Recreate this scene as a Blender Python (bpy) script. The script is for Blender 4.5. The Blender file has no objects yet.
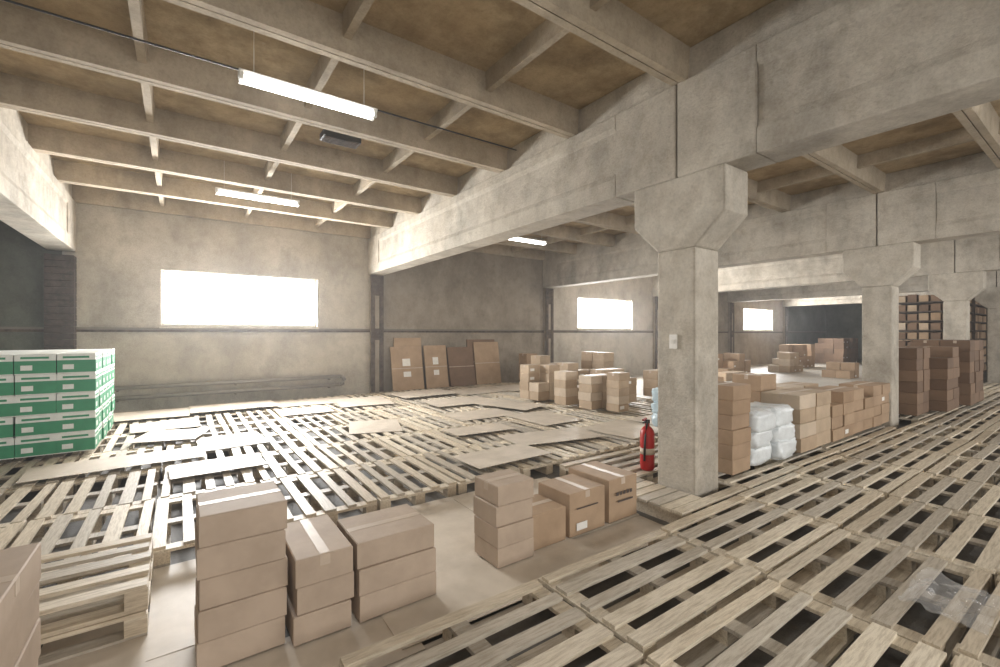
import bpy, math, random
from mathutils import Vector, noise
random.seed(7)
R=random.uniform
S=bpy.context.scene
# ---------------------------------------------------------------- materials
def newmat(name):
    m=bpy.data.materials.new(name); m.use_nodes=True
    nt=m.node_tree; b=nt.nodes['Principled BSDF']
    return m,nt,b
def N(nt,t,**k):
    n=nt.nodes.new(t)
    for a,v in k.items(): setattr(n,a,v)
    return n
def noise_tex(nt,scale,detail=6,rough=.6,vec=None,mapscale=None):
    tc=N(nt,'ShaderNodeTexCoord'); mp=N(nt,'ShaderNodeMapping')
    nt.links.new(tc.outputs['Object'],mp.inputs[0])
    if mapscale: mp.inputs['Scale'].default_value=mapscale
    n=N(nt,'ShaderNodeTexNoise'); n.inputs['Scale'].default_value=scale
    n.inputs['Detail'].default_value=detail; n.inputs['Roughness'].default_value=rough
    nt.links.new(mp.outputs[0],n.inputs['Vector']); return n
def ramp(nt,src,stops):
    r=N(nt,'ShaderNodeValToRGB'); cr=r.color_ramp
    while len(cr.elements)<len(stops): cr.elements.new(.5)
    for e,(p,c) in zip(cr.elements,stops):
        e.position=p; e.color=(c[0],c[1],c[2],1) if hasattr(c,'__len__') else (c,c,c,1)
    nt.links.new(src,r.inputs[0]); return r
def mixc(nt,a,b,fac,mode='MIX'):
    m=N(nt,'ShaderNodeMix',data_type='RGBA',blend_type=mode)
    for s,i in ((fac,0),(a,6),(b,7)):
        if hasattr(s,'links') or isinstance(s,bpy.types.NodeSocket): nt.links.new(s,m.inputs[i])
        elif i==0: m.inputs[0].default_value=s
        else: m.inputs[i].default_value=(s[0],s[1],s[2],1)
    return m.outputs[2]
def bump(nt,b,src,strength=.3,dist=.01):
    bp=N(nt,'ShaderNodeBump'); bp.inputs['Strength'].default_value=strength; bp.inputs['Distance'].default_value=dist
    nt.links.new(src,bp.inputs['Height']); nt.links.new(bp.outputs[0],b.inputs['Normal'])
def plaster(name,c1,c2,c3,s1=.7,s2=6,rough=.85,streak=.35,bs=.35,blot=.45):
    m,nt,b=newmat(name)
    n1=noise_tex(nt,s1,6,.6); r1=ramp(nt,n1.outputs[0],[(.35,c1),(.65,c2)])
    n2=noise_tex(nt,s2,8,.7); r2=ramp(nt,n2.outputs[0],[(.45,0),(.66,1)])
    ml=N(nt,'ShaderNodeMath',operation='MULTIPLY'); nt.links.new(r2.outputs[0],ml.inputs[0]); ml.inputs[1].default_value=blot
    a=mixc(nt,r1.outputs[0],c3,ml.outputs[0])
    n3=noise_tex(nt,1.0,8,.66,mapscale=(1.4,1.4,.8)); r3=ramp(nt,n3.outputs[0],[(.44,1.0),(.68,1-streak)])
    a=mixc(nt,a,r3.outputs[0],1.0,'MULTIPLY')
    n5=noise_tex(nt,38,5,.7); r5=ramp(nt,n5.outputs[0],[(.35,.86),(.55,1.0)])
    a=mixc(nt,a,r5.outputs[0],1.0,'MULTIPLY')
    nt.links.new(a,b.inputs['Base Color']); b.inputs['Roughness'].default_value=rough
    n4=noise_tex(nt,16,9,.75); bump(nt,b,n4.outputs[0],bs,.025)
    return m
M={}
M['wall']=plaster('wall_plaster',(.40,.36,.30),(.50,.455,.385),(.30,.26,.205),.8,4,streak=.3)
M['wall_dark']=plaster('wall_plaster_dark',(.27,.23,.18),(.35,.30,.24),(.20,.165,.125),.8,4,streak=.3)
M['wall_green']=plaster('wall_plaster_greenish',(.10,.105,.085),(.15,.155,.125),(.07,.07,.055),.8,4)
M['conc']=plaster('concrete_whitewashed',(.51,.46,.385),(.64,.59,.505),(.37,.315,.245),1.0,4.5,bs=.9,streak=.36,blot=.6)
M['rib']=plaster('concrete_rib',(.43,.36,.265),(.52,.44,.335),(.31,.245,.165),1.2,5)
M['ceil']=plaster('ceiling_ochre',(.44,.33,.195),(.55,.435,.28),(.25,.175,.095),.9,2.0,streak=.4,blot=.7)
M['rust']=plaster('rusty_steel',(.04,.03,.025),(.10,.07,.05),(.20,.165,.135),5,11)
M['post']=plaster('dark_brick_post',(.03,.022,.018),(.07,.05,.04),(.12,.09,.07),6,14)
M['floor']=plaster('floor_concrete_shaded',(.12,.112,.10),(.17,.158,.14),(.08,.075,.068),.6,4,rough=.6,streak=.1)  # darkened so the colour itself holds the shade in pallet gaps
M['floor_pale']=plaster('floor_concrete_pale',(.44,.415,.375),(.54,.51,.46),(.35,.325,.29),.6,4,rough=.45,streak=.15)  # same concrete floor in a lighter colour, clear of the pallets
def wood():
    m,nt,b=newmat('pallet_wood')
    g=N(nt,'ShaderNodeNewGeometry')
    r=ramp(nt,g.outputs['Random Per Island'],[(0,(.56,.48,.37)),(.2,(.74,.65,.51)),(.5,(.80,.72,.58)),(.8,(.86,.79,.66)),(1,(.47,.43,.37))])
    n=noise_tex(nt,7,8,.7,mapscale=(1,10,10)); r2=ramp(nt,n.outputs[0],[(.33,(.64,.60,.55)),(.56,(1,1,1))])
    a=mixc(nt,r.outputs[0],r2.outputs[0],1,'MULTIPLY')
    oi=N(nt,'ShaderNodeObjectInfo'); r3=ramp(nt,oi.outputs['Random'],[(0,(.72,.70,.68)),(.5,(.92,.91,.90)),(1,(1.0,1.0,1.0))])
    a=mixc(nt,a,r3.outputs[0],1,'MULTIPLY')
    nt.links.new(a,b.inputs['Base Color']); b.inputs['Roughness'].default_value=.5
    bump(nt,b,n.outputs[0],.25,.004); return m
M['wood']=wood()
def carton(name,stops,rough=.7):
    m,nt,b=newmat(name)
    g=N(nt,'ShaderNodeNewGeometry'); k=len(stops)
    r=ramp(nt,g.outputs['Random Per Island'],[(i/(k-1),c) for i,c in enumerate(stops)])
    n=noise_tex(nt,4,7,.65); r2=ramp(nt,n.outputs[0],[(.3,(.80,.79,.77)),(.62,(1,1,1))])
    a=mixc(nt,r.outputs[0],r2.outputs[0],1,'MULTIPLY')
    nt.links.new(a,b.inputs['Base Color']); b.inputs['Roughness'].default_value=rough
    n2=noise_tex(nt,9,5,.5); bump(nt,b,n2.outputs[0],.15,.01); return m
M['carton']=carton('cardboard_carton',[(.42,.325,.245),(.50,.395,.305),(.46,.36,.275)])
M['cartonb']=carton('cardboard_brown',[(.32,.21,.125),(.42,.295,.19),(.36,.245,.155)])
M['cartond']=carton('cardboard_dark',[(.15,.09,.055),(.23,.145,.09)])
M['cartonm']=carton('cardboard_mixed',[(.32,.225,.14),(.50,.385,.27),(.41,.30,.20),(.58,.48,.37)])
M['sheet']=carton('cardboard_sheet',[(.52,.44,.35),(.60,.52,.42),(.66,.59,.50),(.45,.375,.285)],.5)
def flat(name,c,rough=.5,metal=0,alpha=None,em=None):
    m,nt,b=newmat(name)
    n=noise_tex(nt,12,4,.6); r2=ramp(nt,n.outputs[0],[(.3,tuple(x*.85 for x in c)),(.7,c)])
    nt.links.new(r2.outputs[0],b.inputs['Base Color'])
    b.inputs['Roughness'].default_value=rough; b.inputs['Metallic'].default_value=metal
    if alpha is not None: b.inputs['Alpha'].default_value=alpha
    if em: b.inputs['Emission Color'].default_value=(1,.985,.96,1); b.inputs['Emission Strength'].default_value=em
    return m
M['tape']=flat('packing_tape',(.54,.44,.345),.45)
M['label']=flat('paper_label',(.82,.80,.76),.6)
M['ink']=flat('printed_ink',(.08,.06,.05),.7)
M['green']=flat('green_print',(.03,.25,.12),.5)
M['white']=flat('white_carton',(.72,.75,.71),.5)
M['red']=flat('red_enamel',(.45,.012,.01),.3)
M['black']=flat('black_rubber',(.02,.02,.02),.5)
M['bag']=flat('white_plastic_wrap',(.78,.82,.84),.25)
M['blue']=flat('blue_plastic_wrap',(.50,.63,.70),.3)
M['film']=flat('clear_film',(.8,.8,.8),.1,0,.28)
M['frame']=flat('window_frame_paint',(.75,.73,.68),.5)
M['pipe']=flat('painted_pipe',(.27,.25,.22),.5)
M['ledge']=flat('ledge_paint',(.17,.145,.12),.6)
M['metal']=flat('lamp_housing',(.75,.75,.72),.4)
M['tube']=flat('fluorescent_tube',(1,1,1),.4,0,None,14)
M['pane']=flat('glowing_window_pane',(.9,.9,.9),.5,0,None,5)  # pane given a glow in place of bright daylight behind it
# ---------------------------------------------------------------- mesh builder
class MB:
    def __init__(s): s.v=[];s.f=[];s.m=[];s.mats=[];s.sm=[]
    def mi(s,k):
        if k not in s.mats: s.mats.append(k)
        return s.mats.index(k)
    def add(s,vs,fs,k,smooth=False):
        o=len(s.v); s.v+= [tuple(p) for p in vs]; i=s.mi(k)
        for f in fs: s.f.append([o+j for j in f]); s.m.append(i); s.sm.append(smooth)
    def box(s,x0,x1,y0,y1,z0,z1,k,rot=0,ch=0,piv=None):
        if x0>x1:x0,x1=x1,x0
        if y0>y1:y0,y1=y1,y0
        cx,cy=piv if piv else ((x0+x1)/2,(y0+y1)/2)
        if ch: rings=[(z0,ch),(z0+ch,0),(z1-ch,0),(z1,ch)]
        else: rings=[(z0,0),(z1,0)]
        vs=[]
        for z,c in rings:
            for x,y in ((x0+c,y0+c),(x1-c,y0+c),(x1-c,y1-c),(x0+c,y1-c)):
                if rot:
                    dx,dy=x-cx,y-cy; x=cx+dx*math.cos(rot)-dy*math.sin(rot); y=cy+dx*math.sin(rot)+dy*math.cos(rot)
                vs.append((x,y,z))
        n=len(rings); fs=[(3,2,1,0),tuple(4*(n-1)+i for i in range(4))]
        for r in range(n-1):
            for i in range(4):
                j=(i+1)%4; fs.append((4*r+i,4*r+j,4*r+4+j,4*r+4+i))
        s.add(vs,fs,k)
    def extr_y(s,prof,y0,y1,k):
        n=len(prof); vs=[(x,y0,z) for x,z in prof]+[(x,y1,z) for x,z in prof]
        fs=[tuple(range(n)),tuple(range(2*n-1,n-1,-1))]+[(i,n+i,n+(i+1)%n,(i+1)%n) for i in range(n)]
        s.add(vs,fs,k)
    def extr_x(s,prof,x0,x1,k):
        n=len(prof); vs=[(x0,y,z) for y,z in prof]+[(x1,y,z) for y,z in prof]
        fs=[tuple(range(n)),tuple(range(2*n-1,n-1,-1))]+[(i,n+i,n+(i+1)%n,(i+1)%n) for i in range(n)]
        s.add(vs,fs,k)
    def lathe(s,prof,cx,cy,k,n=24):
        vs=[];fs=[]
        for r,z in prof:
            for i in range(n):
                a=2*math.pi*i/n; vs.append((cx+r*math.cos(a),cy+r*math.sin(a),z))
        for j in range(len(prof)-1):
            for i in range(n): fs.append((j*n+i,j*n+(i+1)%n,(j+1)*n+(i+1)%n,(j+1)*n+i))
        fs.append(tuple(range(n-1,-1,-1))); fs.append(tuple((len(prof)-1)*n+i for i in range(n)))
        s.add(vs,fs,k,True)
    def tube(s,pts,r,k,n=10):
        pts=[Vector(p) for p in pts]; vs=[];fs=[]
        for i,p in enumerate(pts):
            d=(pts[min(i+1,len(pts)-1)]-pts[max(i-1,0)]).normalized()
            u=d.cross(Vector((0,0,1)) if abs(d.z)<.9 else Vector((1,0,0))).normalized(); w=d.cross(u)
            for j in range(n):
                a=2*math.pi*j/n; vs.append(p+u*r*math.cos(a)+w*r*math.sin(a))
        for i in range(len(pts)-1):
            for j in range(n): fs.append((i*n+j,i*n+(j+1)%n,(i+1)*n+(j+1)%n,(i+1)*n+j))
        fs.append(tuple(range(n))); fs.append(tuple((len(pts)-1)*n+j for j in range(n-1,-1,-1)))
        s.add(vs,fs,k,True)
    def pillow(s,cx,cy,cz,sx,sy,sz,k,seed=0):
        nu,nv=36,20; vs=[];fs=[]
        def sp(v,e): return math.copysign(abs(v)**e,v)
        for j in range(nv+1):
            t=-math.pi/2+math.pi*j/nv
            for i in range(nu):
                a=2*math.pi*i/nu
                x=sp(math.cos(t),.35)*sp(math.cos(a),.35);y=sp(math.cos(t),.35)*sp(math.sin(a),.35);z=sp(math.sin(t),.5)
                d=1+.12*noise.noise(Vector((x*2.2+seed,y*2.2,z*2.2)))+.14*abs(noise.noise(Vector((x*5+seed,y*5,z*5))))-.06
                vs.append((cx+x*sx/2*d,cy+y*sy/2*d,cz+z*sz/2*(d if z>0 else 1)))
        for j in range(nv):
            for i in range(nu): fs.append((j*nu+i,j*nu+(i+1)%nu,(j+1)*nu+(i+1)%nu,(j+1)*nu+i))
        s.add(vs,fs,k,True)
    def obj(s,name,bevel=0,recalc=True):
        me=bpy.data.meshes.new(name); me.from_pydata(s.v,[],s.f)
        for k in s.mats: me.materials.append(M[k])
        for p,i,q in zip(me.polygons,s.m,s.sm): p.material_index=i; p.use_smooth=q
        if recalc:
            import bmesh
            bm=bmesh.new(); bm.from_mesh(me); bmesh.ops.recalc_face_normals(bm,faces=bm.faces); bm.to_mesh(me); bm.free()
        o=bpy.data.objects.new(name,me); S.collection.objects.link(o)
        if bevel:
            b=o.modifiers.new('bevel','BEVEL'); b.width=bevel; b.segments=2; b.limit_method='ANGLE'
        return o
# ---------------------------------------------------------------- constants
YW=11.6; XB=[-7.8+6*i for i in range(8)]
YC=2.62; YS=-6.38; ZB=3.21; ZT=4.14; ZC=4.46; PH=.145
X0,X1=-7.8,34.2
mb=MB(); mb.box(X0-.3,X1+.3,YS-.3,YW+.3,-.2,0,'floor'); mb.box(9.6,X1,3.95,YW,0,.004,'floor_pale'); mb.box(X0,.2,YS,3.1,0,.003,'floor_pale'); mb.obj('floor')
mb=MB(); mb.box(X0-.3,X1+.3,YS-.3,YW+.3,ZC,ZC+.2,'ceil'); mb.obj('ceiling')
wins=[(-.32,2.74),(11.68,14.72),(23.6,26.8)]; WZ0,WZ1=1.83,2.98
def wallseg(x0,x1,key,name,ws):
    mb=MB(); y0,y1=YW,YW+.3
    if not ws: mb.box(x0,x1,y0,y1,0,ZC,key)
    else:
        a,b=ws[0]
        mb.box(x0,x1,y0,y1,0,WZ0,key); mb.box(x0,x1,y0,y1,WZ1,ZC,key)
        mb.box(x0,a,y0,y1,WZ0,WZ1,key); mb.box(b,x1,y0,y1,WZ0,WZ1,key)
    mb.obj(name)
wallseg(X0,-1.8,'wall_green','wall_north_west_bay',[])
wallseg(-1.8,4.2,'wall','wall_north_window_bay',[wins[0]])
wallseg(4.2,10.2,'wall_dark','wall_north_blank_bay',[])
wallseg(10.2,16.2,'wall','wall_north_second_window_bay',[wins[1]])
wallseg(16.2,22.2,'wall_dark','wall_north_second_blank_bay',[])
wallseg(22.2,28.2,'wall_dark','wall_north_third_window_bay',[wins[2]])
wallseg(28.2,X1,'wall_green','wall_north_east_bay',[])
mb=MB(); mb.box(X0-.3,X0,YS,YW,0,ZC,'wall_dark'); mb.obj('wall_west')
mb=MB(); mb.box(X1,X1+.3,YS,YW,0,ZC,'wall_green'); mb.obj('wall_east')
mb=MB(); mb.box(X0,X1,YS-.3,YS,0,ZC,'wall'); mb.obj('wall_south')
for i,(a,b) in enumerate(wins):
    mb=MB(); t=.05; y0,y1=YW+.08,YW+.14
    mb.box(a,b,y0,y1,WZ0,WZ0+t,'frame'); mb.box(a,b,y0,y1,WZ1-t,WZ1,'frame')
    mb.box(a,a+t,y0,y1,WZ0+t,WZ1-t,'frame'); mb.box(b-t,b,y0,y1,WZ0+t,WZ1-t,'frame')
    mb.box(a-.03,b+.03,YW-.06,YW+.08,WZ0-.05,WZ0,'conc')
    mb.box(a,b,YW+.285,YW+.295,WZ0,WZ1,'pane')
    mb.obj('window_%d'%(i+1))
mb=MB(); mb.box(X0,X1,YW-.045,YW,1.745,1.79,'ledge'); mb.box(X0,X1,YW-.03,YW,1.70,1.745,'rust'); mb.obj('trim_1')
mb=MB()
for z in (.60,.40):
    mb.tube([(-1.55,YW-.12,z),(3.25,YW-.12,z)],.045,'pipe')
mb.tube([(3.25,YW-.12,.60),(3.33,YW-.12,.57),(3.36,YW-.12,.5),(3.33,YW-.12,.43),(3.25,YW-.12,.40)],.045,'pipe')
for x in (-1,1.0,3.0): 
    for z in (.55,.35): mb.box(x-.015,x+.015,YW-.15,YW-.002,z-.02,z,'ledge')
mb.obj('heating_pipe_run')
for x in XB[1:-1]:
    mb=MB(); w=.15
    if x<0:
        w=.2; z=0
        while z<ZB-.1:   # dark brick post, coursed
            mb.box(x-w,x+w,YW-.25,YW,z,min(z+.115,ZB),'post',ch=.006); z+=.12
    else:
        mb.box(x-w,x+w,YW-.14,YW,0,ZB,'wall_dark')
        mb.box(x-w-.02,x-w+.09,YW-.16,YW-.14,0.15,ZB-.02,'rust'); mb.box(x+w-.09,x+w+.02,YW-.16,YW-.14,.15,ZB-.02,'rust')
        mb.box(x-w+.09,x+w-.09,YW-.15,YW-.14,ZB-.55,ZB-.02,'rust')
        mb.box(x-w+.09,x+w-.09,YW-.15,YW-.14,1.5,1.8,'rust')
    mb.obj('wall_pilaster')
for x in XB[1:-1]:
    for (ya,yb) in ((YS,YC),(YC,YW)):
        mb=MB(); h=.2
        e=.75
        a,b=ya+.01,yb-.01
        mb.box(x-h,x+h,a,a+e,ZB,ZT,'conc'); mb.box(x-h,x+h,b-e,b,ZB,ZT,'conc')
        q=.022
        prof=[(x-h,ZB),(x+h,ZB),(x+h,ZB+.2),(x+h-q,ZB+.27),(x+h-q,ZT-.2),(x+h,ZT-.14),(x+h,ZT),(x-h,ZT),(x-h,ZT-.14),(x-h+q,ZT-.2),(x-h+q,ZB+.27),(x-h,ZB+.2)]
        mb.extr_y(prof,a+e,b-e,'conc')
        mb.box(x-.15,x+.15,a,b,ZT,ZC,'conc')
        mb.obj('concrete_beam',.012)
for x in XB[1:-1]:
    mb=MB(); h=.21; L=.5
    mb.box(x-h,x+h,YC-h,YC+h,0,2.5,'conc')
    mb.extr_x([(YC-h,2.5),(YC+h,2.5),(YC+L,2.79),(YC+L,ZB),(YC-L,ZB),(YC-L,2.79)],x-h,x+h,'conc')
    mb.obj('concrete_column',.02)
mb=MB()
ys=[YW-1.5*k for k in range(0,12)]
for i in range(len(XB)-1):
    xa,xb=XB[i]+.15,XB[i+1]-.15
    for y in ys:
        for s in (-1,1):
            y0=y+s*.006; y1=y+s*.075; y2=y+s*.10
            if y==YW and s>0: continue
            mb.extr_x([(y0,ZT+.005),(y1,ZT+.005),(y2,ZC),(y0,ZC)],xa-.1,xb+.1,'rib')
    for j in range(1,4):
        x=XB[i]+1.5*j
        for y in ys:
            mb.extr_y([(x-.035,ZC-.19),(x+.035,ZC-.19),(x+.05,ZC),(x-.05,ZC)],y-1.42,y-.08,'rib')
mb.obj('ceiling_joists')
lamps=[(1.04,4.58),(1.08,8.5),(6.9,8.6),(6.9,4.7),(.95,.4),(6.9,.4),(13,4.7),(13,8.6),(19,4.7),(19,8.6),(25,6)]  # last one added to brighten the distant racks
for lx,ly in lamps:
    zl=3.94
    mb=MB(); mb.extr_x([(ly-.03,zl),(ly+.03,zl),(ly+.075,zl+.04),(ly+.035,zl+.065),(ly-.035,zl+.065),(ly-.075,zl+.04)],lx-.62,lx+.62,'metal')
    for s in (-1,1):
        mb.tube([(lx-.58,ly+s*.04,zl-.012),(lx+.58,ly+s*.04,zl-.012)],.02,'tube')
        for e in (-1,1): mb.box(lx+e*.6-.015,lx+e*.6+.015,ly+s*.04-.02,ly+s*.04+.02,zl-.035,zl+.03,'metal')
        mb.tube([(lx+s*.5,ly,zl+.065),(lx+s*.5,ly,ZC-.001)],.003,'metal',6)
    mb.obj('fluorescent_lamp')
    L=bpy.data.lights.new('lamp_light','AREA'); L.shape='RECTANGLE'; L.size=1.2;L.size_y=.15; L.energy=18; L.color=(1,.97,.91)
    o=bpy.data.objects.new('lamp_light',L); S.collection.objects.link(o); o.location=(lx,ly,zl-.06)
mb=MB()
pts=[(-3+ i*.35, 4.76, 4.115-.02*math.sin(i*math.pi/20)) for i in range(20)]
mb.tube(pts,.009,'black',6); mb.obj('electric_cable')
mb=MB(); mb.box(1.5,1.98,6.0,6.22,4.22,4.30,'black')
for k in range(5): mb.box(1.52,1.96,6.015+k*.042,6.03+k*.042,4.205,4.22,'rust')
mb.tube([(1.74,6.11,4.3),(1.74,6.11,ZC)],.02,'black'); mb.obj('ceiling_vent_grille')
# ---------------------------------------------------------------- pallets
def pallet_mesh(seed):
    random.seed(seed); mb=MB()
    for i in range(5):
        y=-.355+i*.1775+R(-.016,.016); w=.043+R(-.01,.007)
        mb.box(-.6+R(0,.015),.6-R(0,.015),y-w,y+w,.123,.145,'wood',rot=R(-.012,.012))
    for x in (-.55,0,.55): mb.box(x-.05,x+.05,-.4,.4,.101,.123,'wood')
    for x in (-.55,0,.55):
        for y in (-.35,0,.35): mb.box(x-.05,x+.05,y-.05,y+.05,.022,.101,'wood')
    for y in (-.35,0,.35): mb.box(-.6,.6,y-.05,y+.05,0,.022,'wood')
    o=mb.obj('tmp'); me=o.data; bpy.data.objects.remove(o); me.name='wooden_pallet'; return me
PM=[pallet_mesh(s) for s in range(1,13)]
random.seed(11)
def pallet(x,y,z=0,along='x',rot=None):
    o=bpy.data.objects.new('wooden_pallet',random.choice(PM)); S.collection.objects.link(o)
    o.location=(x,y,z); r=R(-.009,.009) if rot is None else rot
    o.rotation_euler=(0,0,r+(0 if along=='x' else math.pi/2)+random.choice((0,math.pi)))
for i in range(17):
    for j in range(4):
        pallet(.56+.6+i*1.23+(.0 if j%2 else .05)+R(-.008,.008), 1.77-j*.835+R(-.006,.006))
for i in range(13):
    x=5.2+i*1.23
    if abs(x-10.2)<.95 or abs(x-16.2)<.95: continue
    pallet(x,2.62)
for i in range(9): pallet(4.2+i*1.23,3.47)
for i in range(15):
    for j in range(6):
        pallet(-3.1+i*.835+R(-.008,.008),4.62+j*1.22+R(-.008,.008),along='y')
pallet(-.75,3.55,along='x'); pallet(-.75,3.55,PH+.002,along='x',rot=.01)
mb=MB(); random.seed(4)
for y0 in (2.215,2.325,2.45,2.575,2.70,2.83,2.95):
    x1=4.56 if y0<2.3 else 3.95
    mb.box(3.46+R(0,.04),x1,y0,y0+.10,.123,.145,'wood')
for x in (3.52,3.85): mb.box(x,x+.09,2.215,3.04,0,.123,'wood')
mb.box(4.46,4.55,2.215,2.315,0,.123,'wood')
mb.obj('plank_platform')
# ---------------------------------------------------------------- cardboard sheets
def sheet(x,y,w,d,z,rot=0,name='cardboard_sheet'):
    mb=MB(); nx,ny=8,8; vs=[];fs=[];sd=R(0,90)
    for j in range(ny+1):
        for i in range(nx+1):
            px=-w/2+w*i/nx; py=-d/2+d*j/ny
            h=.006*(noise.noise(Vector((px*1.5+sd,py*1.5,0)))+1)*.8
            ex=max(abs(px)/(w/2),abs(py)/(d/2)); h+= .008*max(0,ex-.7)*max(0,noise.noise(Vector((px*2+sd,py*2,5))))*4
            vs.append((x+px*math.cos(rot)-py*math.sin(rot),y+px*math.sin(rot)+py*math.cos(rot),z+h))
    for j in range(ny):
        for i in range(nx): a=j*(nx+1)+i; fs.append((a,a+1,a+nx+2,a+nx+1))
    mb.add(vs,fs,'sheet'); o=mb.obj(name); s=o.modifiers.new('thick','SOLIDIFY'); s.thickness=.004; s.offset=1
    return o
random.seed(5)
zz=PH+.003
k=0
for (x,y,w,d) in [(-2.6,6.0,1.2,1.6),(-1.9,4.7,1.0,1.4),(-.55,6.8,1.6,.65),(-.1,8.1,.8,.8),(.6,7.4,.8,.9),(-.2,9.2,.9,.9),
    (-.7,10.5,1.7,1.1),(.9,10.6,1.5,1.0),(2.4,10.6,1.6,1.0),(3.3,9.9,1.1,1.3),(.35,6.0,.9,.6),(4.9,10.2,1.5,1.1),(6.4,10.1,1.6,1.1),(7.8,9.9,1.4,1.2),
    (5.0,8.6,1.4,1.0),(5.6,7.5,.8,1.3),(4.6,7.1,1.2,.8),(5.3,6.1,.9,1.1),(4.4,4.9,1.4,.7),(3.2,4.45,1.1,.6),(5.8,4.7,1.1,1.0),(6.9,4.6,1.1,1.1),(3.8,5.9,1.0,.5),(8.3,4.4,1.3,.6),(2.6,7.2,.8,1.0),(2.0,9.3,.9,.7)]:
    sheet(x,y,w,d,zz+.013*(k%4),R(-.3,.3) if 1.2<y and x<6 and k%3==0 else R(-.1,.1)); k+=1
for (x,y,w,d) in [(1.6,3.3,1.9,1.35),(2.8,3.25,1.2,1.3),(.4,3.45,1.1,1.1),(-.15,2.1,1.2,1.5),(-1.3,1.6,1.2,1.2),(1.75,2.45,1.6,.55),(-.2,3.0,.8,.8),(2.8,2.45,1.2,.5),(.55,2.4,1.0,.5)]:
    sheet(x,y,w,d,.004+.006*(k%4),R(-.03,.03)); k+=1
# ---------------------------------------------------------------- cartons
def cbox(mb,x0,x1,y0,y1,z0,z1,key,tape=True,rot=0,axis=None,ch=.005):
    cx,cy=(x0+x1)/2,(y0+y1)/2
    mb.box(x0,x1,y0,y1,z0,z1,key,rot,ch)
    if tape:
        ax=axis or 'x'; P=(cx,cy); t=.0012; w=.026
        if ax=='x':
            mb.box(x0+ch,x1-ch,cy-w,cy+w,z1,z1+t,'tape',rot,piv=P)
            mb.box(x0-t,x0,cy-w,cy+w,z1-.06,z1-ch,'tape',rot,piv=P); mb.box(x1,x1+t,cy-w,cy+w,z1-.06,z1-ch,'tape',rot,piv=P)
        else:
            mb.box(cx-w,cx+w,y0+ch,y1-ch,z1,z1+t,'tape',rot,piv=P)
            mb.box(cx-w,cx+w,y0-t,y0,z1-.06,z1-ch,'tape',rot,piv=P); mb.box(cx-w,cx+w,y1,y1+t,z1-.06,z1-ch,'tape',rot,piv=P)
def cstack(x0,x1,y0,y1,z,h,n,key='carton',name='carton_stack',jit=.006,tape=True,axis=None,nx=1,ny=1,miss=0,lab=0):
    mb=MB(); w=(x1-x0)/nx; d=(y1-y0)/ny
    for ix in range(nx):
        for iy in range(ny):
            nn=n-(random.choice((0,0,1,2)) if miss else 0)
            for l in range(max(1,nn)):
                dx,dy=R(-jit,jit),R(-jit,jit)
                a,b=x0+ix*w+.004+dx,x0+(ix+1)*w-.004+dx; c,e=y0+iy*d+.004+dy,y0+(iy+1)*d-.004+dy
                cbox(mb,a,b,c,e,z+l*h,z+(l+1)*h-.001,key,tape and l==nn-1,R(-.012,.012),axis)
                if lab and random.random()<lab:
                    mb.box(a+.04,a+.04+.12,c-.0035,c-.0025,z+l*h+.05,z+l*h+.11,'label')
    return mb.obj(name)
random.seed(21)
Z0=.035
cstack(.066,.46,2.58,2.98,Z0,.152,5,axis='x',jit=.009)
cstack(.485,.79,2.53,3.08,Z0,.150,3,axis='y',jit=.009)
cstack(.82,1.31,2.53,2.95,Z0,.148,3,axis='x',jit=.009)
cstack(1.79,2.12,2.55,2.86,Z0,.142,4,'carton',jit=.009)
cstack(2.14,2.49,2.60,2.95,Z0,.27,1,'cartonb','cardboard_box')
cstack(2.53,2.95,2.60,2.99,Z0,.35,1,'cartonb','cardboard_box',axis='y')
o=cstack(3.0,3.38,2.60,3.1,Z0,.37,1,'cartonb','cardboard_box',axis='y')
mb=MB()
for k in range(5): mb.box(3.08+k*.045,3.08+k*.045+.03,2.592,2.5935,.26,.29,'ink')
mb.box(2.60,2.72,2.592,2.5935,.08,.14,'label'); mb.box(2.60,2.85,2.592,2.5935,.25,.26,'ink'); mb.box(3.1,3.3,2.592,2.5935,.2,.215,'ink')
p=mb.obj('box_print'); p.parent=o
cstack(-1.25,-.47,1.95,2.62,Z0,.155,5,'carton',nx=2,ny=1)
mb=MB(); random.seed(3)
gx1,gy0=-.87,7.6; w,d,h=.36,.33,.245
for ix in range(6):
    for iy in range(6):
        for l in range(5):
            a=gx1-(ix+1)*w+.004; b=gx1-ix*w-.004; c=gy0+iy*d+.004; e=c+d-.008; z=PH+.055+l*h
            jx=R(-.01,.01); a+=jx;b+=jx
            mb.box(a,b,c,e,z,z+h-.002,'white',ch=.004)
            t=.0015
            mb.box(a-t,b+t,c-t,e+t,z+.012,z+h*.66,'green')
            if iy==0: mb.box(a+.05,a+.15,c-t*2,c-t,z+.05,z+.11,'white'); mb.box(a+.05,b-.06,c-t*2,c,z+h*.76,z+h*.86,'green')
            if ix==0: mb.box(b+t,b+t*2,c+.06,c+.16,z+.05,z+.11,'white'); mb.box(b,b+t*2,c+.04,e-.05,z+h*.76,z+h*.86,'green')
mb.obj('green_carton_stack')
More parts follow.
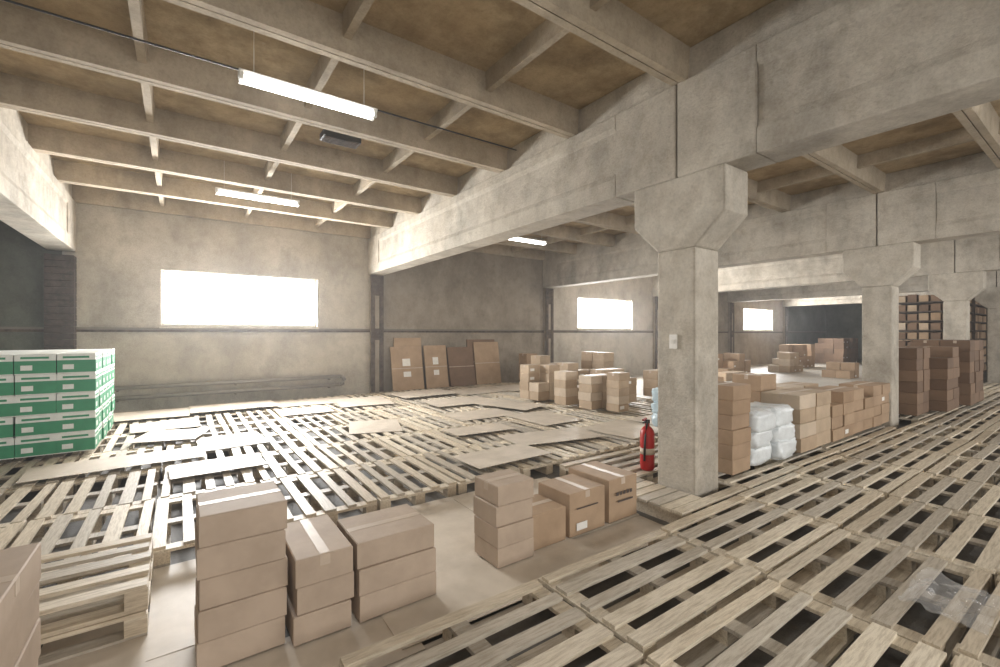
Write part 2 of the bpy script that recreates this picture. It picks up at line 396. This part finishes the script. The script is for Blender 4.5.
def lean(x0,x1,h,lean_d,key,off=0,lab=False):
    mb=MB(); yb=YW-.06-lean_d-off; yt=YW-.06-off; z0=PH+.005
    vs=[(x0,yb,z0),(x1,yb,z0),(x1,yt,z0+h),(x0,yt,z0+h),(x0,yb+.03,z0),(x1,yb+.03,z0),(x1,yt+.03,z0+h),(x0,yt+.03,z0+h)]
    fs=[(0,1,2,3),(7,6,5,4),(0,4,5,1),(1,5,6,2),(2,6,7,3),(3,7,4,0)]
    mb.add(vs,fs,key)
    def quad(u0,u1,v0,v1,k):
        P=lambda u,v:(x0+(x1-x0)*u,yb+(yt-yb)*v-.003,z0+h*v)
        mb.add([P(u0,v0),P(u1,v0),P(u1,v1),P(u0,v1)],[(0,1,2,3)],k)
    quad(.0,1,.49,.505,'tape')
    if lab:
        quad(.35,.6,.55,.72,'label'); quad(.36,.6,.3,.42,'label')
    mb.obj('leaning_cardboard_panel',recalc=False)
lean(4.58,5.48,1.16,.22,'cartonb',.02,True); lean(5.56,6.25,1.18,.22,'cartonb',.02,True)
lean(6.3,7.15,1.12,.25,'cartond',.02); lean(7.2,8.1,1.26,.2,'cartonb',.02,False); lean(4.7,5.5,1.4,.1,'cartonb',-.02); lean(7.0,8.0,1.34,.08,'cartond',-.02)
random.seed(33); P=PH+.065
def grp(x,y,nx,ny,w,d,h,n,key='cartonm',z=P,miss=1): return cstack(x,x+nx*w,y,y+ny*d,z,h,n,key,'carton_stack',.01,True,None,nx,ny,miss,.2)
grp(8.6,10.7,2,1,.42,.4,.28,3,'cartonb')
grp(6.3,7.45,2,2,.32,.32,.19,4); grp(6.35,6.65,2,1,.34,.34,.17,4); grp(6.4,6.0,2,1,.32,.34,.16,4)
cstack(6.6,6.9,5.5,5.8,P,.145,5,'cartonm','carton_stack',.008,lab=.6)
grp(7.3,6.2,2,2,.36,.34,.17,4); grp(7.4,7.3,3,2,.36,.36,.19,4); grp(7.6,8.9,3,1,.36,.38,.22,4)
grp(8.9,5.9,2,2,.38,.4,.2,4); grp(9.0,8.0,1,2,.4,.4,.24,4)
random.seed(44)
cstack(4.62,5.0,2.38,2.78,P,.153,6,'cartonb','carton_stack',.01)
cstack(5.1,5.9,3.15,3.6,P,.22,4,'cartonb','carton_stack',.012,nx=2)
mb=MB(); random.seed(8)
for i in range(2):
    for j in range(3): mb.pillow(5.34+i*.47+R(-.04,.04),2.60+R(-.04,.04),P+.1+j*.19,.5,.5,.25,'bag',seed=i*7+j*3)
mb.obj('plastic_wrapped_bags')
random.seed(45)
cstack(6.15,7.1,2.34,2.8,P,.175,5,'cartonm','carton_stack',.012,nx=2,miss=1)
cstack(7.15,9.6,2.34,2.8,P,.16,4,'cartonb','carton_stack',.012,nx=6,miss=1,lab=.2)
cstack(6.0,7.4,2.95,3.35,P,.22,4,'cartonb','carton_stack',.012,nx=3,ny=1,miss=1)
cstack(7.5,9.6,3.0,3.4,P,.16,4,'cartonm','carton_stack',.012,nx=4,ny=1,miss=1)
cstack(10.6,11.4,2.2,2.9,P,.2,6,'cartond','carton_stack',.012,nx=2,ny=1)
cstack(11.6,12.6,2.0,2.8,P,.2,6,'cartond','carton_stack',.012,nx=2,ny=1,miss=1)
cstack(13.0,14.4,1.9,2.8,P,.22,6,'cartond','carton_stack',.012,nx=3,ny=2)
for (x,y,nx,ny,n,key) in [(15.5,8.2,3,1,2,'cartonm'),(17.5,9.2,4,2,3,'cartonb'),(21,8.4,3,2,3,'cartonm'),(24,9.2,4,2,4,'cartonb'),(20,6,2,2,2,'cartonb'),(29,9,5,3,5,'cartond')]:
    cstack(x,x+nx*.45,y,y+ny*.45,0.005,.28,n,key,'carton_stack',.015,False,None,nx,ny,1,.3)
def rack(x0,x1,y0,y1,h,levels,name='storage_rack'):
    mb=MB()
    for x in (x0,(x0+x1)/2,x1):
        for y in (y0,y1): mb.box(x-.04,x+.04,y-.04,y+.04,0,h,'rust')
    for l in range(levels):
        z=.15+l*(h-.2)/levels; mb.box(x0,x1,y0,y1,z,z+.04,'rust'); nx=int((x1-x0)/.3); ny=int((y1-y0)/.28)
        for i in range(nx):
            for j in range(ny):
                xx=x0+.05+i*(x1-x0-.1)/nx; yy=y0+.05+j*(y1-y0-.1)/ny; hh=(h-.2)/levels*R(.62,.82)
                mb.box(xx+.01,xx+.25,yy+.01,yy+.25,z+.04,z+.04+hh,random.choice(('cartonb','cartonm','cartond') if random.random()<.4 else ('cartond','cartonb')))
    mb.obj(name)
rack(20.8,26.8,3.4,5.0,3.1,9); rack(27.5,33,4.4,6.6,3.1,9)
mb=MB(); 
for j in range(3): mb.pillow(6.2,4.2,P+.12+j*.19,.4,.4,.24,'blue',seed=j*5+2)
mb.obj('blue_wrapped_bundle')
mb=MB(); ex,ey,z=4.26,3.15,PH+.003
mb.lathe([(.06,z),(.075,z+.02),(.078,z+.05),(.078,z+.40),(.07,z+.44),(.045,z+.475),(.025,z+.49),(.025,z+.52)],ex,ey,'red')
mb.box(ex-.02,ex+.02,ey-.02,ey+.02,z+.52,z+.56,'black'); mb.box(ex-.11,ex+.02,ey-.012,ey+.012,z+.56,z+.575,'red',rot=.4); mb.box(ex-.1,ex,ey-.01,ey+.01,z+.53,z+.542,'black',rot=.4)
mb.tube([(ex-.02,ey-.02,z+.54),(ex-.08,ey-.05,z+.5),(ex-.1,ey-.05,z+.4),(ex-.1,ey-.04,z+.25),(ex-.09,ey-.03,z+.12)],.012,'black')
mb.lathe([(.0795,z+.18),(.0795,z+.25)],ex,ey,'tape')
mb.obj('fire_extinguisher')
mb=MB(); mb.box(3.975,3.99,2.60,2.68,1.52,1.66,'label'); mb.box(3.968,3.976,2.625,2.655,1.57,1.61,'frame'); mb.obj('wall_switch')
mb=MB(); random.seed(9); nx=24; vs=[];fs=[]
for j in range(nx+1):
    for i in range(nx+1):
        px,py=i/nx*.5,j/nx*.35
        vs.append((3.3+px,.42+py,PH+.012+.09*abs(noise.noise(Vector((px*9,py*9,1))))+.03*abs(noise.noise(Vector((px*25,py*25,1))))))
for j in range(nx):
    for i in range(nx): a=j*(nx+1)+i; fs.append((a,a+1,a+nx+2,a+nx+1))
mb.add(vs,fs,'film',True); mb.obj('plastic_film_scrap')
# ---------------------------------------------------------------- lights
def area(name,loc,rot,sx,sy,e,col=(1,1,1)):
    L=bpy.data.lights.new(name,'AREA'); L.shape='RECTANGLE'; L.size=sx; L.size_y=sy; L.energy=e; L.color=col
    o=bpy.data.objects.new(name,L); S.collection.objects.link(o); o.location=loc; o.rotation_euler=rot; return o
for (a,b),e in zip(wins,(850,700,750)):
    area('window_daylight',((a+b)/2,YW+.27,(WZ0+WZ1)/2),(math.radians(-90),0,0),b-a+.02,WZ1-WZ0+.02,e,(1,.995,.985))
for x,e in ((-4.8,120),(1.2,185),(7.2,290),(13.2,260),(19.2,230),(27,230)):
    area('south_fill_light',(x,YS+.05,2.4),(math.radians(90),0,0),4,2.6,e,(1,.985,.96))  # interior fill added behind the camera; the south wall has no windows
area('west_area_light',(X0+.05,0,2.2),(math.radians(90),0,math.radians(-90)),4,2,80,(1,.985,.96))  # unseen area light in front of the solid, windowless west wall
w=bpy.data.worlds.new('World'); S.world=w; w.use_nodes=True
w.node_tree.nodes['Background'].inputs[0].default_value=(.95,.98,1,1); w.node_tree.nodes['Background'].inputs[1].default_value=1.5
v=w.node_tree.nodes.new('ShaderNodeVolumeScatter'); v.inputs['Density'].default_value=.0045; v.inputs['Anisotropy'].default_value=.6
w.node_tree.links.new(v.outputs[0],w.node_tree.nodes['World Output'].inputs['Volume'])
# ---------------------------------------------------------------- camera
c=bpy.data.cameras.new('camera'); c.lens=16.2; c.sensor_width=36; c.clip_start=.05
o=bpy.data.objects.new('camera',c); S.collection.objects.link(o); o.location=(0,0,1.67)
o.rotation_euler=(math.radians(90),0,math.radians(-35.4)); S.camera=o
S.view_settings.view_transform='Standard'; S.view_settings.look='None'; S.view_settings.exposure=0
